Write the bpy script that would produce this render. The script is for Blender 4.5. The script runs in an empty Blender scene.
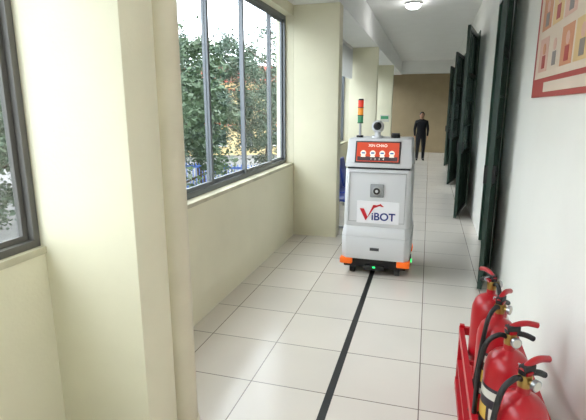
import bpy, bmesh, math, random
from mathutils import Vector, Matrix, noise
random.seed(7)
scene = bpy.context.scene
COL = scene.collection

# ------------------------------------------------------------------ materials
def srgb(r, g, b):
    def c(v):
        v /= 255.0
        return v / 12.92 if v <= 0.04045 else ((v + 0.055) / 1.055) ** 2.4
    return (c(r), c(g), c(b), 1.0)

def mat(name, col, rough=0.6, metal=0.0, var=0.0, vscale=3.0, bump=0.0, bscale=40.0, emit=0.0, spec=0.5):
    m = bpy.data.materials.new(name)
    m.use_nodes = True
    nt = m.node_tree
    b = nt.nodes['Principled BSDF']
    b.inputs['Base Color'].default_value = col
    b.inputs['Roughness'].default_value = rough
    b.inputs['Metallic'].default_value = metal
    b.inputs['Specular IOR Level'].default_value = spec
    if emit > 0:
        b.inputs['Emission Color'].default_value = col
        b.inputs['Emission Strength'].default_value = emit
    if var > 0 or bump > 0:
        tc = nt.nodes.new('ShaderNodeTexCoord')
    if var > 0:
        n = nt.nodes.new('ShaderNodeTexNoise')
        n.inputs['Scale'].default_value = vscale
        n.inputs['Detail'].default_value = 6
        r = nt.nodes.new('ShaderNodeValToRGB')
        r.color_ramp.elements[0].position = 0.3
        r.color_ramp.elements[1].position = 0.7
        r.color_ramp.elements[0].color = (col[0]*(1-var), col[1]*(1-var), col[2]*(1-var*1.15), 1)
        r.color_ramp.elements[1].color = (min(1, col[0]*(1+var*.4)), min(1, col[1]*(1+var*.4)), min(1, col[2]*(1+var*.4)), 1)
        nt.links.new(tc.outputs['Object'], n.inputs['Vector'])
        nt.links.new(n.outputs['Fac'], r.inputs['Fac'])
        nt.links.new(r.outputs['Color'], b.inputs['Base Color'])
    if bump > 0:
        n2 = nt.nodes.new('ShaderNodeTexNoise')
        n2.inputs['Scale'].default_value = bscale
        bp = nt.nodes.new('ShaderNodeBump')
        bp.inputs['Strength'].default_value = bump
        bp.inputs['Distance'].default_value = 0.01
        nt.links.new(tc.outputs['Object'], n2.inputs['Vector'])
        nt.links.new(n2.outputs['Fac'], bp.inputs['Height'])
        nt.links.new(bp.outputs['Normal'], b.inputs['Normal'])
    return m

M_cream = mat('cream_wall_paint', srgb(236, 231, 205), .7, var=.07, vscale=1.6, bump=.12, bscale=60)
M_white = mat('white_wall_paint', srgb(242, 241, 235), .6, var=.04, vscale=1.2, bump=.1, bscale=60)
M_ceil = mat('ceiling_paint', srgb(240, 240, 237), .8, var=.03)
M_far = mat('tan_wall_paint', srgb(160, 142, 112), .8, var=.08)
M_sill = mat('sill_plaster', srgb(205, 199, 174), .7, var=.25, vscale=5)
M_pipe = mat('pvc_pipe_paint', srgb(222, 214, 190), .45, var=.08, vscale=4)
M_alu = mat('aluminium_frame', srgb(108, 113, 118), .35, metal=.3)
M_aludark = mat('weathered_frame', srgb(104, 102, 98), .5, metal=.2)
M_green = mat('dark_green_metal', srgb(30, 52, 44), .4, var=.15)
M_greenframe = mat('green_door_frame', srgb(46, 76, 63), .45)
M_red = mat('extinguisher_red', srgb(168, 18, 30), .28)
M_redstand = mat('red_stand_paint', srgb(182, 20, 34), .4, var=.06, vscale=9)
M_black = mat('black_rubber', srgb(18, 18, 20), .5)
M_tape = mat('black_tape', srgb(22, 23, 25), .5)
M_brass = mat('brass_valve', srgb(170, 140, 80), .3, metal=1)
M_steel = mat('steel', srgb(170, 172, 175), .3, metal=.9)
M_labelw = mat('label_white', srgb(205, 202, 190), .4)
M_labely = mat('label_yellow', srgb(205, 170, 70), .4)
M_labelb = mat('label_dark', srgb(40, 34, 44), .4)
M_rb = mat('robot_white_shell', srgb(214, 215, 217), .35)
M_rb2 = mat('robot_grey_panel', srgb(150, 152, 155), .4)
M_seam = mat('seam_dark', srgb(60, 60, 64), .6)
M_orange = mat('orange_light', srgb(235, 105, 25), .35, emit=.2)
M_scr = mat('screen_orange', srgb(205, 72, 42), .3, emit=.2)
M_scrd = mat('screen_bezel', srgb(82, 60, 66), .3)
M_scrw = mat('screen_white', srgb(235, 228, 215), .3, emit=.3)
M_scrb = mat('screen_icon_blue', srgb(60, 90, 150), .3, emit=.2)
M_logow = mat('logo_card_white', srgb(240, 240, 244), .4)
M_logor = mat('logo_red', srgb(205, 30, 45), .4)
M_logob = mat('logo_blue', srgb(35, 50, 125), .4)
M_lred = mat('beacon_red', srgb(215, 60, 40), .2, emit=.3)
M_lamb = mat('beacon_amber', srgb(225, 140, 50), .2, emit=.3)
M_lgrn = mat('beacon_green', srgb(60, 130, 90), .2, emit=.2)
M_led = mat('green_led', srgb(40, 255, 120), .2, emit=2)
M_blue = mat('blue_plastic', srgb(30, 60, 160), .4)
M_bluegate = mat('blue_gate_paint', srgb(70, 105, 180), .5)
M_lamp = mat('lamp_diffuser', (1, 1, 1, 1), .5, emit=30)
M_leaf = mat('leaf_hazed_green', srgb(84, 104, 78), .6, var=.5, vscale=.9)  # leaf colour lightened and dulled, so outdoor haze is painted into it
M_leaf2 = mat('leaf_hazed_dark_green', srgb(62, 84, 66), .6, var=.45, vscale=1.1)  # darker foliage, haze likewise painted into the colour
M_bark = mat('bark', srgb(74, 62, 50), .9, var=.3, vscale=8, bump=.6, bscale=14)
M_ground = mat('asphalt', srgb(112, 112, 112), .9, var=.2, vscale=.6)
M_bldg = mat('building_cream', srgb(200, 178, 130), .8, var=.1, vscale=.6)
M_bldg2 = mat('building_orange', srgb(195, 90, 60), .8, var=.1, vscale=.6)
M_bwin = mat('building_window', srgb(60, 70, 80), .2)
M_roof = mat('roof_tile_red', srgb(150, 60, 45), .8, var=.2)
M_skin = mat('skin', srgb(188, 140, 112), .55)
M_hair = mat('hair_black', srgb(16, 14, 14), .6)
M_jacket = mat('jacket_dark', srgb(22, 22, 28), .8)
M_trouser = mat('trousers_dark', srgb(26, 27, 34), .8)
M_shoe = mat('shoe_black', srgb(14, 14, 15), .4)
M_posr = mat('poster_red', srgb(176, 66, 60), .5)
M_posc = mat('poster_cream', srgb(226, 208, 190), .5, var=.05)
M_posp = mat('poster_pink', srgb(220, 178, 162), .5)
M_posy = mat('poster_yellow', srgb(222, 190, 136), .5)
M_poso = mat('poster_orange', srgb(210, 146, 110), .5)
M_posb = mat('poster_grey', srgb(140, 130, 126), .5)
M_blind = mat('blind_white', srgb(222, 222, 218), .6)
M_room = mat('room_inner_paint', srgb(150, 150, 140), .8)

def glass_mat(name, tint, g=.08):
    m = bpy.data.materials.new(name); m.use_nodes = True
    nt = m.node_tree; nt.nodes.clear()
    o = nt.nodes.new('ShaderNodeOutputMaterial')
    mx = nt.nodes.new('ShaderNodeMixShader'); mx.inputs[0].default_value = g
    t = nt.nodes.new('ShaderNodeBsdfTransparent'); t.inputs[0].default_value = tint
    gl = nt.nodes.new('ShaderNodeBsdfGlossy'); gl.inputs['Roughness'].default_value = .02
    nt.links.new(t.outputs[0], mx.inputs[1]); nt.links.new(gl.outputs[0], mx.inputs[2])
    nt.links.new(mx.outputs[0], o.inputs[0])
    return m
M_glass = glass_mat('window_glass', (.92, .95, .96, 1), .07)
M_dglass = glass_mat('door_glass', (.35, .4, .4, 1), .3)

# floor tiles
M_tile = bpy.data.materials.new('floor_tiles'); M_tile.use_nodes = True
nt = M_tile.node_tree; b = nt.nodes['Principled BSDF']
tc = nt.nodes.new('ShaderNodeTexCoord'); mp = nt.nodes.new('ShaderNodeMapping')
mp.inputs['Location'].default_value = (-.04 + 5, .12 + 10, 0)
br = nt.nodes.new('ShaderNodeTexBrick')
br.offset = 0; br.squash = 1
br.inputs['Scale'].default_value = 1
br.inputs['Brick Width'].default_value = .5
br.inputs['Row Height'].default_value = .5
br.inputs['Mortar Size'].default_value = .0034
br.inputs['Mortar Smooth'].default_value = .1
br.inputs['Color1'].default_value = srgb(226, 219, 209)
br.inputs['Color2'].default_value = srgb(220, 213, 203)
br.inputs['Mortar'].default_value = srgb(128, 118, 108)
ns = nt.nodes.new('ShaderNodeTexNoise'); ns.inputs['Scale'].default_value = 1.3; ns.inputs['Detail'].default_value = 4
mr = nt.nodes.new('ShaderNodeMapRange'); mr.inputs[1].default_value = .3; mr.inputs[2].default_value = .7; mr.inputs[3].default_value = .95; mr.inputs[4].default_value = 1.02
mixc = nt.nodes.new('ShaderNodeMixRGB'); mixc.blend_type = 'MULTIPLY'; mixc.inputs[0].default_value = 1
nt.links.new(tc.outputs['Object'], mp.inputs[0]); nt.links.new(mp.outputs[0], br.inputs['Vector'])
nt.links.new(tc.outputs['Object'], ns.inputs['Vector']); nt.links.new(ns.outputs['Fac'], mr.inputs[0])
nt.links.new(br.outputs['Color'], mixc.inputs[1]); nt.links.new(mr.outputs[0], mixc.inputs[2])
nt.links.new(mixc.outputs[0], b.inputs['Base Color'])
mr2 = nt.nodes.new('ShaderNodeMapRange'); mr2.inputs[1].default_value = .3; mr2.inputs[2].default_value = .7; mr2.inputs[3].default_value = .24; mr2.inputs[4].default_value = .16
nt.links.new(ns.outputs['Fac'], mr2.inputs[0]); nt.links.new(mr2.outputs[0], b.inputs['Roughness'])
b.inputs['Specular IOR Level'].default_value = .5

# ------------------------------------------------------------------ builder
class B:
    def __init__(s):
        s.bm = bmesh.new(); s.mats = []
    def mi(s, m):
        if m not in s.mats: s.mats.append(m)
        return s.mats.index(m)
    def add(s, t, m, M=None):
        i = s.mi(m)
        for f in t.faces: f.material_index = i
        if M is not None: t.transform(M)
        me = bpy.data.meshes.new('tmp'); t.to_mesh(me); t.free()
        s.bm.from_mesh(me); bpy.data.meshes.remove(me)
    def box(s, x0, x1, y0, y1, z0, z1, m, bev=0, M=None):
        t = bmesh.new(); bmesh.ops.create_cube(t, size=1)
        for v in t.verts:
            v.co = Vector(((x0+x1)/2+v.co.x*(x1-x0), (y0+y1)/2+v.co.y*(y1-y0), (z0+z1)/2+v.co.z*(z1-z0)))
        if bev: bmesh.ops.bevel(t, geom=list(t.edges), offset=bev, segments=2, affect='EDGES', profile=.5)
        s.add(t, m, M)
    def prism(s, bot, top, m, bev=0, M=None):
        t = bmesh.new()
        a = [t.verts.new(p) for p in bot]; c = [t.verts.new(p) for p in top]
        n = len(a)
        t.faces.new(a[::-1]); t.faces.new(c)
        for i in range(n): t.faces.new((a[i], a[(i+1) % n], c[(i+1) % n], c[i]))
        bmesh.ops.recalc_face_normals(t, faces=t.faces)
        if bev: bmesh.ops.bevel(t, geom=list(t.edges), offset=bev, segments=2, affect='EDGES', profile=.5)
        s.add(t, m, M)
    def cyl(s, p0, p1, r0, m, r1=None, seg=20, M=None, bev=0):
        if r1 is None: r1 = r0
        p0 = Vector(p0); p1 = Vector(p1); d = p1-p0
        t = bmesh.new()
        bmesh.ops.create_cone(t, cap_ends=True, segments=seg, radius1=r0, radius2=r1, depth=d.length)
        if bev:
            es = [e for e in t.edges if abs(e.verts[0].co.z-e.verts[1].co.z) < 1e-6]
            bmesh.ops.bevel(t, geom=es, offset=bev, segments=2, affect='EDGES', profile=.5)
        R = d.to_track_quat('Z', 'Y').to_matrix().to_4x4()
        t.transform(Matrix.Translation((p0+p1)/2) @ R)
        s.add(t, m, M)
    def sph(s, c, r, m, M=None, seg=20):
        t = bmesh.new(); bmesh.ops.create_uvsphere(t, u_segments=seg, v_segments=seg//2+2, radius=1)
        if not isinstance(r, (tuple, list)): r = (r, r, r)
        for v in t.verts: v.co = Vector((v.co.x*r[0]+c[0], v.co.y*r[1]+c[1], v.co.z*r[2]+c[2]))
        s.add(t, m, M)
    def lathe(s, prof, m, M=None, seg=28):
        t = bmesh.new(); rings = []
        for (r, z) in prof:
            if r < 1e-5: rings.append([t.verts.new((0, 0, z))])
            else: rings.append([t.verts.new((r*math.cos(2*math.pi*k/seg), r*math.sin(2*math.pi*k/seg), z)) for k in range(seg)])
        for a, c in zip(rings, rings[1:]):
            for k in range(seg):
                k2 = (k+1) % seg
                if len(a) == 1 and len(c) > 1: t.faces.new((a[0], c[k2], c[k]))
                elif len(c) == 1 and len(a) > 1: t.faces.new((a[k], a[k2], c[0]))
                elif len(a) > 1: t.faces.new((a[k], a[k2], c[k2], c[k]))
        bmesh.ops.recalc_face_normals(t, faces=t.faces)
        s.add(t, m, M)
    def band(s, r, z0, z1, a0, a1, m, M=None, n=14):
        t = bmesh.new(); lo = []; hi = []
        for k in range(n+1):
            a = a0+(a1-a0)*k/n
            lo.append(t.verts.new((r*math.cos(a), r*math.sin(a), z0))); hi.append(t.verts.new((r*math.cos(a), r*math.sin(a), z1)))
        for k in range(n): t.faces.new((lo[k], lo[k+1], hi[k+1], hi[k]))
        s.add(t, m, M)
    def tube(s, pts, r, m, M=None, seg=10, sub=6, radii=None):
        P = [Vector(p) for p in pts]; path = []; rr = []
        for i in range(len(P)-1):
            p0 = P[max(i-1, 0)]; p1 = P[i]; p2 = P[i+1]; p3 = P[min(i+2, len(P)-1)]
            for k in range(sub):
                u = k/sub
                path.append(.5*((2*p1)+(-p0+p2)*u+(2*p0-5*p1+4*p2-p3)*u*u+(-p0+3*p1-3*p2+p3)*u**3))
                rr.append(r if radii is None else radii[i]*(1-u)+radii[i+1]*u)
        path.append(P[-1]); rr.append(r if radii is None else radii[-1])
        t = bmesh.new(); rings = []
        T0 = (path[1]-path[0]).normalized()
        N = T0.orthogonal().normalized()
        for i, p in enumerate(path):
            T = (path[min(i+1, len(path)-1)]-path[max(i-1, 0)]).normalized()
            N = (N-T*N.dot(T)).normalized(); Bn = T.cross(N)
            rings.append([t.verts.new(p+(N*math.cos(2*math.pi*k/seg)+Bn*math.sin(2*math.pi*k/seg))*rr[i]) for k in range(seg)])
        for a, c in zip(rings, rings[1:]):
            for k in range(seg): t.faces.new((a[k], a[(k+1) % seg], c[(k+1) % seg], c[k]))
        t.faces.new(rings[0][::-1]); t.faces.new(rings[-1])
        bmesh.ops.recalc_face_normals(t, faces=t.faces)
        s.add(t, m, M)
    def text(s, body, size, m, M):
        cu = bpy.data.curves.new('t', 'FONT'); cu.body = body; cu.size = size; cu.extrude = .0012; cu.align_x = 'CENTER'; cu.offset = size*.02
        o = bpy.data.objects.new('t', cu); COL.objects.link(o)
        bpy.context.view_layer.update()
        me = bpy.data.meshes.new_from_object(o.evaluated_get(bpy.context.evaluated_depsgraph_get()))
        t = bmesh.new(); t.from_mesh(me)
        bpy.data.objects.remove(o); bpy.data.meshes.remove(me)
        s.add(t, m, M)
    def mesh(s, name, ang=38):
        for f in s.bm.faces: f.smooth = True
        for e in s.bm.edges:
            if len(e.link_faces) == 2:
                if e.link_faces[0].material_index != e.link_faces[1].material_index or e.calc_face_angle(0) > math.radians(ang): e.smooth = False
            else: e.smooth = False
        me = bpy.data.meshes.new(name); s.bm.to_mesh(me); s.bm.free()
        for m in s.mats: me.materials.append(m)
        return me
    def obj(s, name, loc=(0, 0, 0), rz=0, parent=None, ang=38):
        o = bpy.data.objects.new(name, s.mesh(name, ang)); COL.objects.link(o)
        o.location = loc; o.rotation_euler = (0, 0, rz)
        if parent: o.parent = parent
        return o
def empty(name, loc=(0, 0, 0), rz=0):
    e = bpy.data.objects.new(name, None); COL.objects.link(e); e.location = loc; e.rotation_euler = (0, 0, rz); e.empty_display_size = .1
    return e
FRONT = Matrix.Rotation(math.radians(90), 4, 'X')   # text plane XY -> faces -Y

# ------------------------------------------------------------------ layout constants
XL, XLo, XC, XR = -1.65, -1.87, -1.08, .71
XN, XNo = -1.53, -1.64      # near bays: thinner wall, flush with its windows
YB, YF = -6.9, 18.3
HC = 3.32
SILL, WT = .96, 2.74
PIER = [-6.9, -2.7, 1.5, 5.7, 9.9, 14.1]
PW = .22
YS = 1.72                   # where the thin near wall steps out to the thick one
GZ = -2.6

b = B(); b.box(XNo, XR, YB, YS, -.2, 0, M_tile); b.box(XLo, XR, YS, YF, -.2, 0, M_tile); b.obj('floor')
b = B(); b.box(XLo, XR+.2, YB, YF, HC, HC+.2, M_ceil); b.obj('ceiling')
b = B()
b.box(XLo, XL, YS, YF, 0, SILL-.03, M_cream)
b.box(XNo, XN, YB, PIER[2], 0, 1.05, M_cream)
b.box(XLo, XL, YS, YF, WT, HC, M_cream)
b.box(XNo, XN, YB, YS, WT, HC, M_cream)
b.box(XLo, XL, YS, YF, GZ, -.2, M_cream)
b.box(XNo, XN, YB, YS, GZ, -.2, M_cream)
for p in PIER[3:]: b.box(XLo, XL, p, p+PW, SILL-.03, WT, M_cream)
b.box(XLo, XL, YS, YS+.2, SILL-.03, WT, M_cream)
b.obj('wall_left')
b = B(); b.box(XN, XC, YB, YS, 2.86, HC, M_ceil); b.box(XL, XC, YS, YF, 2.86, HC, M_ceil); b.obj('trim_1')
for p in PIER:
    b = B(); b.box(XL if p > 2 else XNo, XC, p, p+PW, 0, 2.86, M_cream, bev=.006); b.obj('column')
# sills + windows
for i, p in enumerate(PIER):
    y0 = p+PW; y1 = PIER[i+1] if i+1 < len(PIER) else YF
    near = i < 2
    if i == 2: y0 = YS+.2
    sl = 1.08 if near else SILL
    b = B(); b.box(XNo-.02 if near else XLo-.03, XN+.008 if near else XL, y0, y1, sl-.03, sl, M_sill); b.obj('trim_%d' % (i+2))
    par = empty('window_%d' % (i+1), (0, y0, 0))
    L = y1-y0
    b = B(); g = B()
    X0, X1 = (-1.61, -1.55) if near else (-1.81, -1.75)
    fm = M_aludark if near else M_alu
    f = .03 if near else .045
    b.box(X0, X1, 0, L, sl, sl+f, fm); b.box(X0, X1, 0, L, WT-f, WT, fm)
    b.box(X0, X1, 0, f, sl+f, WT-f, fm); b.box(X0, X1, L-f, L, sl+f, WT-f, fm)
    if i == 2: ys = [0, .83, 1.66, 2.43, 3.23, L]
    else: ys = [L*k/5 for k in range(6)]
    for k in range(5):
        a, c = ys[k], ys[k+1]
        off = .022 if k % 2 else 0.0
        xs0, xs1 = X0+.008+off, X0+.03+off
        w = .024 if near else .034
        a2 = max(f, a-.02); c2 = min(L-f, c+.02)
        b.box(xs0, xs1, a2, a2+w, sl+f, WT-f, fm); b.box(xs0, xs1, c2-w, c2, sl+f, WT-f, fm)
        b.box(xs0, xs1, a2+w, c2-w, sl+f, sl+f+w, fm); b.box(xs0, xs1, a2+w, c2-w, WT-f-w, WT-f, fm)
        g.box(xs0+.009, xs0+.013, a2+w, c2-w, sl+f+w, WT-f-w, M_glass)
    b.obj('frame', parent=par); g.obj('glass', parent=par)

# right wall with doorways
DOORS = [(4.95, 6.15), (8.3, 9.5), (11.5, 12.7), (14.8, 16.0), (-3.0, -1.8)]
DH = 2.86
b = B()
segs = sorted(DOORS); y = YB
for (a, c) in segs:
    b.box(XR, XR+.2, y, a, 0, HC, M_white); b.box(XR, XR+.2, a, c, DH, HC, M_white); y = c
b.box(XR, XR+.2, y, YF, 0, HC, M_white)
b.obj('wall_right')
b = B(); b.box(XLo, XR+.2, YF, YF+.2, -.2, HC+.2, M_far); b.obj('wall_far')
b = B(); b.box(XLo, XR+.2, YB-.2, YB, -.2, HC+.2, M_white); b.obj('wall_back')
b = B(); b.box(XC, XR, YF-.3, YF, 2.88, HC, M_ceil); b.obj('trim_9')
# classroom behind the doorways
b = B()
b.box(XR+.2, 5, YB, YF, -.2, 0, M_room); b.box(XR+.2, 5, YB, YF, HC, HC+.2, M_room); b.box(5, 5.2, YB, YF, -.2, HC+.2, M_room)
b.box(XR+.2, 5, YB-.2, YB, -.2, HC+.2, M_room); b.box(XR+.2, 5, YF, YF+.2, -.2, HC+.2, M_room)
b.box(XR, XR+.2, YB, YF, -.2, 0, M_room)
b.obj('wall_classroom')

def leaf(bd, w, h=2.78):
    """door leaf in local x 0..w (hinge at 0), thickness y -.02...02"""
    s_ = .055
    bd.box(0, s_, -.02, .02, .02, h, M_green); bd.box(w-s_, w, -.02, .02, .02, h, M_green)
    for z in (.02, .95, 2.1, h-.06): bd.box(s_, w-s_, -.018, .018, z, z+.06, M_green)
    bd.box(s_, w-s_, -.006, .006, .08, .95, M_green)
    for k in range(5):
        x = s_+(w-2*s_)*(k+.5)/5
        bd.box(x-.008, x+.008, -.014, .014, .08, .95, M_greenframe)
        for ya in (-.016, .010):
            bd.box(x-.007, x+.007, ya, ya+.006, 1.01, 2.1, M_greenframe)
            bd.box(x-.007, x+.007, ya, ya+.006, 2.16, h-.06, M_greenframe)
    for z in (1.38, 1.74): bd.box(s_, w-s_, -.016, .016, z, z+.02, M_greenframe)
    bd.box(s_, w-s_, -.002, .002, 1.01, 2.1, M_dglass); bd.box(s_, w-s_, -.002, .002, 2.16, h-.06, M_dglass)
    bd.box(w-.045, w-.015, -.05, -.02, 1.0, 1.16, M_black)
    bd.box(w-.045, w-.015, .02, .045, 1.0, 1.16, M_black)
OPEN = [(.535, 4.3), (.46, 7.2), (.47, 10.5), (.5, 13.95), None]
for i, (a, c) in enumerate(DOORS):
    par = empty('door_%d' % (i+1), (XR, a, 0))
    W = c-a
    b = B()
    b.box(-.012, .2, 0, .05, 0, DH, M_greenframe); b.box(-.012, .2, W-.05, W, 0, DH, M_greenframe); b.box(-.012, .2, .05, W-.05, DH-.05, DH, M_greenframe)
    b.obj('frame', parent=par)
    lw = (W-.1)/2
    b = B(); leaf(b, lw+.0); o = b.obj('leaf_closed', parent=par); o.location = (.04, W-.05, 0); o.rotation_euler = (0, 0, -math.pi/2)
    b = B()
    if OPEN[i]:
        hx, hy = XR-.035, a+.02
        fx, fy = OPEN[i]
        d = math.hypot(fx-hx, fy-hy)
        leaf(b, d); o = b.obj('leaf_open', parent=par); o.location = (-.035, .02, 0); o.rotation_euler = (0, 0, math.atan2(fy-hy, fx-hx))
    else:
        leaf(b, lw); o = b.obj('leaf_open', parent=par); o.location = (.04, .05, 0); o.rotation_euler = (0, 0, math.pi/2)

# black guide tape
b = B(); b.box(-.49, -.445, YB+.5, YF-.1, 0, .0015, M_tape); b.obj('floor_guide_tape')

# drain pipe
b = B(); px, py = -1.115, 1.84
b.cyl((px, py, 0), (px, py, 2.86), .068, M_pipe, seg=32)
for z in (.0,): b.cyl((px, py, z), (px, py, z+.10), .076, M_pipe, seg=32, bev=.004)
b.obj('drain_pipe')

# ceiling lights
for y in (8.25, 1.2, -3.0):
    b = B()
    b.cyl((0, 0, 0), (0, 0, -.03), .13, M_rb, seg=28)
    b.lathe([(.115, -.03), (.11, -.06), (.08, -.085), (.04, -.095), (0, -.098)], M_lamp)
    b.obj('ceiling_light', (-.36, y, HC))

# blinds in window bay beyond the second column
b = B()
b.box(-1.62, -1.58, 0, 3.9, 2.66, 2.72, M_blind)
for k in range(38):
    b.box(-1.63, -1.57, .04+k*.101, .048+k*.101+.02, 2.1, 2.66, M_blind)
b.obj('window_blind', (0, 5.95, .14-.0))

# ------------------------------------------------------------------ robot
rb = empty('delivery_robot', (-.445, 4.42, 0), math.radians(-1))
def oct_(hw, y0, y1, z, ch):
    return [(-hw+ch, y0, z), (hw-ch, y0, z), (hw, y0+ch, z), (hw, y1-ch, z), (hw-ch, y1, z), (-hw+ch, y1, z), (-hw, y1-ch, z), (-hw, y0+ch, z)]
b = B()
b.prism(oct_(.335, 0, .70, .17, .05), oct_(.34, -.0, .70, .40, .05), M_rb, bev=.008)
b.prism(oct_(.34, 0, .70, .40, .05), oct_(.322, .03, .68, .50, .04), M_rb, bev=.006)
b.box(-.045, .045, -.004, .004, .265, .295, M_seam); b.box(-.34, .34, .08, .64, .395, .40, M_seam)
b.obj('base_shell', parent=rb)
b = B()
b.prism(oct_(.322, .03, .66, .50, .03), oct_(.316, .04, .66, 1.07, .03), M_rb, bev=.006)
b.box(-.298, .298, .065, .63, 1.07, 1.09, M_seam)
for (x0, x1, z0, z1) in ((-.272, -.269, .55, 1.04), (.269, .272, .55, 1.04), (-.272, .272, 1.037, 1.04), (-.272, .272, .55, .553)):
    b.box(x0, x1, .026, .05, z0, z1, M_rb2)
b.obj('body', parent=rb)
b = B()
b.prism([(-.318, .02, 1.09), (.318, .02, 1.09), (.318, .60, 1.09), (-.318, .60, 1.09)],
        [(-.300, .09, 1.36), (.300, .09, 1.36), (.300, .54, 1.36), (-.300, .54, 1.36)], M_rb, bev=.012)
b.obj('head_housing', parent=rb)
# tilted screen
tilt = math.atan2(.07, .27)
SM = Matrix.Translation((-.01, .055, 1.235)) @ Matrix.Rotation(-tilt, 4, 'X')
b = B()
b.box(-.215, .215, -.012, .004, -.105, .105, M_seam, bev=.004, M=SM)
b.box(-.20, .20, -.015, -.011, -.092, .092, M_scr, M=SM)
b.box(-.19, .19, -.0165, -.0145, -.085, -.045, M_scrd, M=SM)
for k in range(4):
    x = -.135+k*.09
    b.cyl((x, -.0165, -.012), (x, -.0185, -.012), .027, M_scrw, M=SM)
    b.box(x-.016, x+.016, -.0195, -.0185, -.018, -.004, M_scrb, M=SM)
    b.box(x-.022, x+.022, -.0195, -.0165, -.05, -.036, M_scrw, M=SM)
b.text('XIN CHAO', .036, M_scrw, SM @ Matrix.Translation((0, -.017, .05)) @ FRONT)
b.text('1    2    3    4', .024, M_scrw, SM @ Matrix.Translation((0, -.018, -.076)) @ FRONT)
b.obj('screen', parent=rb)
b = B()
b.box(-.065, .065, .018, .05, .80, .93, M_rb2, bev=.008)
b.cyl((0, .022, .865), (0, .004, .865), .045, M_steel, bev=.004); b.cyl((0, .005, .865), (0, .001, .865), .033, M_black)
b.cyl((0, .001, .865), (0, -.002, .865), .014, M_rb)
b.obj('front_sensor', parent=rb)
b = B()
LM = Matrix.Translation((.015, .028, .65))
b.box(-.205, .205, -.004, .008, -.11, .11, M_logow, M=LM)
def poly(bd, pts, m):
    bd.prism([(x, -.004, z) for x, z in pts], [(x, -.007, z) for x, z in pts], m, M=LM)
poly(b, [(-.175, .035), (-.135, .035), (-.095, -.05), (-.115, -.085)], M_logor)
poly(b, [(-.115, -.085), (-.095, -.05), (-.015, .075), (-.045, .075)], M_logor)
poly(b, [(-.045, .06), (.02, .085), (.025, .07), (-.035, .045)], M_logor)
poly(b, [(.02, .092), (.06, .06), (.035, .06), (.02, .07)], M_logor)
b.text('iBOT', .105, M_logob, LM @ Matrix.Translation((.055, -.006, -.075)) @ FRONT)
b.obj('logo_card', parent=rb)
b = B()
b.box(-.31, .31, .03, .68, .075, .17, M_black, bev=.01)
for sx in (-1, 1):
    for yy in (.09, .61):
        b.cyl((sx*.25, yy, .055), (sx*.20, yy, .055), .055, M_black, seg=24, bev=.006)
        b.cyl((sx*.252, yy, .055), (sx*.198, yy, .055), .025, M_rb2)
    b.cyl((sx*.31, .36, .085), (sx*.26, .36, .085), .085, M_black, seg=28, bev=.008)
b.box(-.10, .10, .01, .05, .055, .11, M_black, bev=.006)
b.obj('chassis', parent=rb)
b = B()
for sx in (-1, 1):
    for y0 in (-.01, .58):
        b.box(min(sx*.345, sx*.22), max(sx*.345, sx*.22), y0, y0+.13, .11, .172, M_orange, bev=.012)
b.obj('corner_lights', parent=rb)
b = B()
b.box(.345, .352, .25, .28, .10, .13, M_led); b.box(-.012, .012, .004, .012, .085, .095, M_led); b.box(.335, .345, .22, .31, .08, .17, M_black)
b.obj('status_leds', parent=rb)
b = B()
tx = -.225
b.cyl((tx, .30, 1.355), (tx, .30, 1.38), .035, M_black)
b.cyl((tx, .30, 1.38), (tx, .30, 1.50), .012, M_steel)
z = 1.50
for m in (M_lgrn, M_lamb, M_lred):
    b.cyl((tx, .30, z), (tx, .30, z+.008), .03, M_black); b.cyl((tx, .30, z+.008), (tx, .30, z+.075), .027, m, seg=24); z += .075
b.cyl((tx, .30, z), (tx, .30, z+.015), .03, M_black, r1=.022)
b.obj('signal_tower', parent=rb)
b = B()
dx = -.045
b.cyl((dx, .28, 1.355), (dx, .28, 1.38), .055, M_rb); b.cyl((dx, .28, 1.38), (dx, .28, 1.42), .03, M_rb)
b.sph((dx, .28, 1.47), .062, M_rb); b.sph((dx, .245, 1.475), (.042, .042, .042), M_black); b.cyl((dx, .212, 1.475), (dx, .20, 1.475), .022, M_black)
b.obj('camera_dome', parent=rb)
b = B()
b.cyl((.13, .32, 1.355), (.13, .32, 1.39), .045, M_black, bev=.004); b.cyl((.13, .32, 1.39), (.13, .32, 1.405), .04, M_seam)
b.obj('lidar_puck', parent=rb)

# ------------------------------------------------------------------ waiting chair row (blue)
ch = empty('waiting_chair_row', (-1.04, 5.85, 0), 0)
b = B()
for k in range(3):
    y = k*.55
    b.prism([(-.22, y+.03, .42), (.2, y+.03, .40), (.2, y+.5, .40), (-.22, y+.5, .42)], [(-.22, y+.03, .45), (.2, y+.03, .44), (.2, y+.5, .44), (-.22, y+.5, .45)], M_blue, bev=.01)
    b.prism([(-.25, y+.03, .44), (-.21, y+.03, .44), (-.21, y+.5, .44), (-.25, y+.5, .44)], [(-.33, y+.05, .86), (-.30, y+.05, .86), (-.30, y+.48, .86), (-.33, y+.48, .86)], M_blue, bev=.01)
b.obj('seats', parent=ch)
b = B()
b.box(-.03, .03, .0, 1.63, .37, .405, M_steel)
for y in (.2, 1.42):
    b.box(-.025, .025, y, y+.04, .03, .37, M_steel); b.box(-.24, .22, y, y+.04, 0, .03, M_steel)
b.obj('legs', parent=ch)
ch.location = (-1.02, 6.0, 0)

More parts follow.
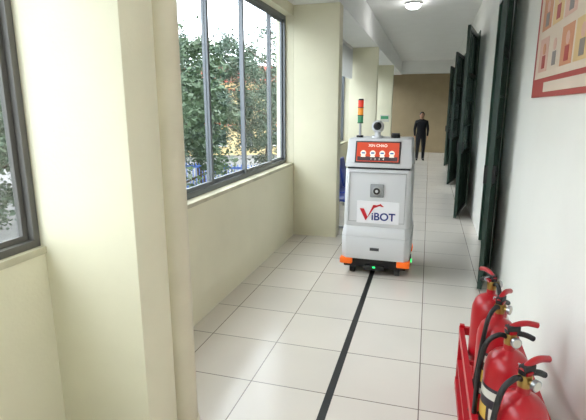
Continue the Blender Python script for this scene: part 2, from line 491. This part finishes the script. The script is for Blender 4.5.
# ------------------------------------------------------------------ fire extinguishers
ZS = .20
rack = empty('fire_extinguisher_rack', (0, 0, 0))
b = B()
x0, x1, y0, y1 = .245, .55, 1.36, 2.66
for x in (x0, x1-.025):
    for y in (y0, y1-.025): b.box(x, x+.025, y, y+.025, 0, .42, M_redstand)
b.box(x0, x1, y0, y1, ZS-.022, ZS, M_redstand)
for z in (.03, .36):
    for x in (x0-.003, x1-.022): b.box(x, x+.025, y0, y1, z, z+.045, M_redstand)
    for y in (y0-.003, y1-.022): b.box(x0, x1, y, y+.025, z, z+.045, M_redstand)
for y in (1.69, 1.985, 2.275): b.box(x0+.02, x1-.02, y-.006, y+.006, .38, .40, M_redstand)
b.obj('stand', parent=rack)
def extinguisher():
    b = B(); r = .086
    b.lathe([(0, .0), (r*.9, 0), (r, .008), (r, .41), (r*.97, .442), (r*.86, .475), (r*.64, .498), (.032, .510), (.022, .518), (.022, .545), (0, .545)], M_red, seg=36)
    b.lathe([(r+.001, 0), (r+.003, .003), (r+.003, .03), (r+.001, .034)], M_black)
    a0, a1 = math.radians(150), math.radians(255)
    b.band(r+.0012, .14, .37, a0, a1, M_labelb)
    b.band(r+.0018, .32, .355, a0+.05, a1-.05, M_labelw); b.band(r+.0018, .22, .28, a0+.05, a0+.8, M_labely)
    b.band(r+.0018, .16, .185, a0+.05, a1-.05, M_labelw); b.band(r+.0018, .23, .28, a0+.95, a1-.1, M_labelw)
    T = Matrix.Translation((0, 0, -.015))
    b.cyl((0, 0, .555), (0, 0, .60), .023, M_brass, bev=.003, M=T)
    b.cyl((0, 0, .58), (0, -.035, .58), .010, M_brass, M=T); b.cyl((0, -.035, .58), (0, -.048, .58), .02, M_steel, M=T); b.cyl((0, -.048, .58), (0, -.05, .58), .016, M_labelw, M=T)
    b.prism([(-.012, -.015, .592), (.012, -.015, .592), (.012, .02, .592), (-.012, .02, .592)], [(-.014, -.02, .612), (.014, -.02, .612), (.014, .03, .612), (-.014, .03, .612)], M_red, M=T)
    b.tube([(0, 0, .60), (.03, 0, .598), (.065, 0, .588), (.095, 0, .572)], .011, M_black, M=T)
    b.tube([(-.02, 0, .615), (.02, 0, .635), (.06, 0, .64), (.105, 0, .63)], .012, M_red, M=T)
    b.box(-.022, .032, -.014, .014, .60, .634, M_black, bev=.004, M=T)
    b.tube([(0, .014, .622), (.0, .03, .622), (.012, .036, .61), (0, .03, .60)], .0025, M_steel, sub=4, M=T)
    # hose
    b.tube([(-.015, 0, .57), (-.05, .0, .58), (-.090, .01, .54), (-.104, .02, .43), (-.101, .035, .26), (-.094, .045, .15)], .010, M_black)
    b.cyl((-.094, .045, .16), (-.094, .045, .06), .012, M_black, r1=.018)
    b.tube([(-.096, .045, .18), (-.07, .06, .19), (-.05, .07, .19)], .005, M_black, sub=3)
    return b.mesh('fire_extinguisher')
xm = extinguisher()
for i, (y, rz) in enumerate(((1.54, 40), (1.835, 20), (2.13, 60), (2.42, 115))):
    o = bpy.data.objects.new('fire_extinguisher', xm); COL.objects.link(o)
    o.location = (.36, y, ZS); o.rotation_euler = (0, 0, math.radians(rz)); o.parent = rack

# ------------------------------------------------------------------ poster board on the right wall
b = B()
PY0, PY1, PZ0, PZ1 = 1.9, 3.73, 1.72, 2.78
b.box(XR-.018, XR, PY0, PY1, PZ0, PZ1, M_posr)
xf = XR-.018
b.box(xf-.002, xf, PY0+.04, PY1-.06, PZ0+.12, PZ1-.05, M_posc)
b.box(xf-.003, xf-.0, PY0+.3, PY1-.35, PZ0+.03, PZ0+.09, M_posc)
for r_ in range(3):
    for c_ in range(6):
        ya = PY1-.11-(c_+1)*.27; za = PZ0+.16+r_*.26
        mm = [M_posp, M_posy, M_poso, M_posc][(r_*2+c_*3) % 4]
        b.box(xf-.004, xf-.002, ya, ya+.23, za, za+.21, mm)
        b.cyl((xf-.004, ya+.1, za+.14), (xf-.006, ya+.1, za+.14), .035, M_posp if mm != M_posp else M_poso)
        b.box(xf-.006, xf-.004, ya+.06, ya+.14, za+.02, za+.10, M_posb if (r_+c_) % 2 else M_posr)
b.obj('wall_poster')

# small notice plate on a far column
b = B(); b.box(-.13, .13, -.012, 0, -.1, .1, M_labelw); b.box(-.11, .11, -.014, -.012, -.02, .07, M_lgrn); b.obj('notice_plate', (-1.27, 14.1, 1.35))

# ------------------------------------------------------------------ person
def make_person(loc, rz):
    V = []; R = []; E = []
    def v(p, r, prev=None):
        V.append(p); R.append(r)
        if prev is not None: E.append((prev, len(V)-1))
        return len(V)-1
    pel = v((0, 0, .87), (.15, .105))
    wa = v((0, 0, 1.0), (.15, .10), pel); chs = v((0, 0, 1.18), (.17, .115), wa); up = v((0, 0, 1.30), (.12, .09), chs)
    nk = v((0, .0, 1.37), (.052, .052), up); v((0, -.008, 1.43), (.055, .055), nk)
    for s in (-1, 1):
        sh = v((s*.165, 0, 1.285), (.062, .062), up); el = v((s*.215, .03, 1.04), (.047, .047), sh); wr = v((s*.205, -.03, .83), (.030, .032), el)
        pm = v((s*.202, -.04, .775), (.020, .036), wr)
        for k, (dy, L) in enumerate(((-.026, .062), (-.009, .072), (.009, .067), (.025, .052))):
            kn = v((s*.202, -.043+dy, .745), (.009, .009), pm)
            a = v((s*.199, -.047+dy, .745-L*.5), (.008, .008), kn); v((s*.192, -.05+dy, .745-L), (.007, .007), a)
        t1 = v((s*.195, -.075, .775), (.010, .010), pm); v((s*.188, -.088, .735), (.008, .008), t1)
        hp = v((s*.085, 0, .80), (.095, .10), pel); kn = v((s*.095, -.012, .45), (.066, .068), hp); an = v((s*.10, .02, .09), (.045, .05), kn)
        hl = v((s*.10, .0, .045), (.042, .045), an); v((s*.115, -.13, .038), (.042, .034), hl)
    me = bpy.data.meshes.new('pm'); me.from_pydata(V, E, []); me.update()
    o = bpy.data.objects.new('pm', me); COL.objects.link(o)
    sk = o.modifiers.new('s', 'SKIN'); sk.use_smooth_shade = True
    for i, d in enumerate(me.skin_vertices[0].data): d.radius = R[i]; d.use_root = (i == 0)
    su = o.modifiers.new('u', 'SUBSURF'); su.levels = 2; su.render_levels = 2
    bpy.context.view_layer.update()
    m2 = bpy.data.meshes.new_from_object(o.evaluated_get(bpy.context.evaluated_depsgraph_get()))
    bpy.data.objects.remove(o)
    m2.materials.clear()
    for m in (M_jacket, M_trouser, M_skin, M_shoe): m2.materials.append(m)
    for p in m2.polygons:
        c = p.center; p.use_smooth = True
        if c.z > 1.375: i = 2
        elif abs(c.x) > .165 and c.z < .825 and c.z > .6: i = 2
        elif c.z > .80: i = 0
        elif c.z < .085: i = 3
        else: i = 1
        p.material_index = i
    par = empty('standing_man', loc, rz)
    bo = bpy.data.objects.new('body', m2); COL.objects.link(bo); bo.parent = par
    b = B()
    b.sph((0, -.01, 1.49), (.072, .088, .108), M_skin, seg=24)
    b.sph((0, -.035, 1.43), (.045, .05, .035), M_skin)
    b.prism([(-.016, -.09, 1.465), (.016, -.09, 1.465), (.012, -.06, 1.47), (-.012, -.06, 1.47)], [(-.006, -.094, 1.505), (.006, -.094, 1.505), (.006, -.07, 1.51), (-.006, -.07, 1.51)], M_skin, bev=.003)
    b.cyl((0, -.10, 1.468), (0, -.085, 1.475), .012, M_skin)
    for s in (-1, 1):
        b.sph((s*.028, -.088, 1.497), (.012, .007, .007), M_labelw); b.sph((s*.028, -.093, 1.497), (.006, .004, .006), M_hair)
        b.box(s*.028-.014, s*.028+.014, -.097, -.088, 1.512, 1.518, M_hair)
        b.sph((s*.074, 0, 1.49), (.012, .02, .03), M_skin)
    b.box(-.022, .022, -.091, -.080, 1.436, 1.442, M_posr)
    b.obj('head', parent=par)
    b = B(); b.sph((0, .012, 1.522), (.080, .092, .092), M_hair, seg=24); b.sph((0, .035, 1.49), (.074, .068, .08), M_hair)
    b.obj('hair', parent=par)
    b = B(); b.tube([(-.05, .04, 1.36), (0, .055, 1.37), (.05, .04, 1.36), (.045, -.04, 1.345), (0, -.065, 1.33), (-.045, -.04, 1.345), (-.05, .04, 1.36)], .016, M_jacket)
    b.obj('collar', parent=par)
    return par
pp = make_person((-.22, 15.4, 0), math.radians(6))
pp.scale = (.95, .95, .95)

# ------------------------------------------------------------------ outside
b = B(); b.box(-90, XLo, -60, 100, GZ-.2, GZ, M_ground); b.obj('ground')
def tree_mesh(seed, lm, H=7.5, spread=3.0, nb=90, nl=130):
    rnd = random.Random(seed); b = B()
    b.tube([(0, 0, 0), (.1, .05, H*.2), (-.05, .1, H*.4), (.1, 0, H*.65), (0, 0, H*.9)], .2, M_bark, radii=[.24, .18, .14, .09, .03])
    for k in range(9):
        a = k*2.4; z = H*(.3+.06*k); L = spread*(.85-.05*k)
        b.tube([(0, 0, z), (math.cos(a)*L*.4, math.sin(a)*L*.4, z+.4), (math.cos(a)*L*.9, math.sin(a)*L*.9, z+1.0)], .05, M_bark, radii=[.08, .05, .015], seg=6, sub=3)
    i = b.mi(lm)
    verts = []; faces = []
    for k in range(nb):
        while True:
            x, y, z = rnd.uniform(-1, 1), rnd.uniform(-1, 1), rnd.uniform(-1, 1)
            if x*x+y*y+z*z < 1: break
        c = Vector((x*spread, y*spread, H*.62+z*H*.42)); rad = rnd.uniform(.35, .75)
        for j in range(nl):
            p = c+Vector((rnd.gauss(0, .5), rnd.gauss(0, .5), rnd.gauss(0, .38)))*rad
            u = Vector((rnd.uniform(-1, 1), rnd.uniform(-1, 1), rnd.uniform(-.7, .3))).normalized()
            w = u.orthogonal().normalized(); w.rotate(Matrix.Rotation(rnd.uniform(0, 6.28), 3, u))
            s = rnd.uniform(.06, .12); n = len(verts)
            verts += [p-u*s, p+w*s*.45, p+u*s, p-w*s*.45]; faces.append((n, n+1, n+2, n+3))
    me = bpy.data.meshes.new('l'); me.from_pydata([tuple(q) for q in verts], [], faces)
    for p in me.polygons: p.material_index = i
    b.bm.from_mesh(me); bpy.data.meshes.remove(me)
    return b.mesh('tree')
T1 = tree_mesh(1, M_leaf, nb=100, nl=150); T2 = tree_mesh(2, M_leaf2, H=8.5, spread=3.4, nb=125, nl=150)
for (m, x, y, s, r) in ((T1, -6.9, 9.6, .85, 0), (T2, -9.5, 13.8, .85, 1), (T1, -15, 11.5, 1.05, 2), (T2, -7.6, 22.0, .95, 3), (T1, -12.5, 24, 1.0, 4),
                        (T2, -10.0, 7.6, .82, 5), (T1, -9, 29, 1.0, 1.5), (T2, -17, 17.5, 1.1, 2.5), (T2, -15, -4, 1.1, .5), (T1, -8.0, 1.0, .9, .7)):
    o = bpy.data.objects.new('tree', m); COL.objects.link(o); o.location = (x, y, GZ); o.scale = (s, s, s); o.rotation_euler = (0, 0, r)
def building(name, x, y, w, d, h, m, rz=0):
    b = B()
    b.box(-w/2, w/2, -d/2, d/2, 0, h, m)
    b.prism([(-w/2-.4, -d/2-.4, h), (w/2+.4, -d/2-.4, h), (w/2+.4, d/2+.4, h), (-w/2-.4, d/2+.4, h)], [(-w/2+1, -d/2+2, h+1.6), (w/2-1, -d/2+2, h+1.6), (w/2-1, d/2-2, h+1.6), (-w/2+1, d/2-2, h+1.6)], M_roof)
    n = int(w//2.2)
    for fl in range(int(h//3)):
        for k in range(n):
            xx = -w/2+(k+.5)*w/n; zz = .9+fl*3.0
            b.box(xx-.55, xx+.55, -d/2-.05, -d/2+.02, zz, zz+1.4, M_bwin); b.box(xx-.65, xx+.65, -d/2-.15, -d/2, zz-.1, zz, M_blind)
        b.box(-w/2, w/2, -d/2-.3, -d/2, 2.7+fl*3.0, 2.9+fl*3.0, M_bldg2)
    b.obj(name, (x, y, GZ), rz)
building('school_building', -21, 42, 24, 8, 6.5, M_bldg, math.radians(25))
building('roadside_house', -32, 14, 12, 8, 6.5, M_bldg2, math.radians(75))
# blue gate
b = B()
b.box(-3, 3, -.03, .03, 1.75, 1.85, M_bluegate); b.box(-3, 3, -.03, .03, .1, .2, M_bluegate); b.box(-3, 3, -.01, .01, .2, 1.0, M_bluegate)
for k in range(41): b.box(-3+k*.15-.015, -3+k*.15+.015, -.015, .015, 0, 1.95, M_bluegate)
b.obj('blue_gate', (-8.6, 17.75, GZ))

# ------------------------------------------------------------------ world + camera
w = bpy.data.worlds.new('overcast'); scene.world = w; w.use_nodes = True
bg = w.node_tree.nodes['Background']; bg.inputs[0].default_value = (.93, .96, 1.0, 1); bg.inputs[1].default_value = 5.0
scene.view_settings.view_transform = 'Standard'
scene.view_settings.exposure = 0.58
cam = bpy.data.cameras.new('camera'); co = bpy.data.objects.new('camera', cam); COL.objects.link(co)
cam.sensor_width = 36; cam.lens = 460/586*36; cam.clip_start = .05; cam.clip_end = 300
co.location = (0, 0, 1.65)
co.rotation_euler = (math.radians(90-12.5), 0, math.radians(16.2))
scene.camera = co
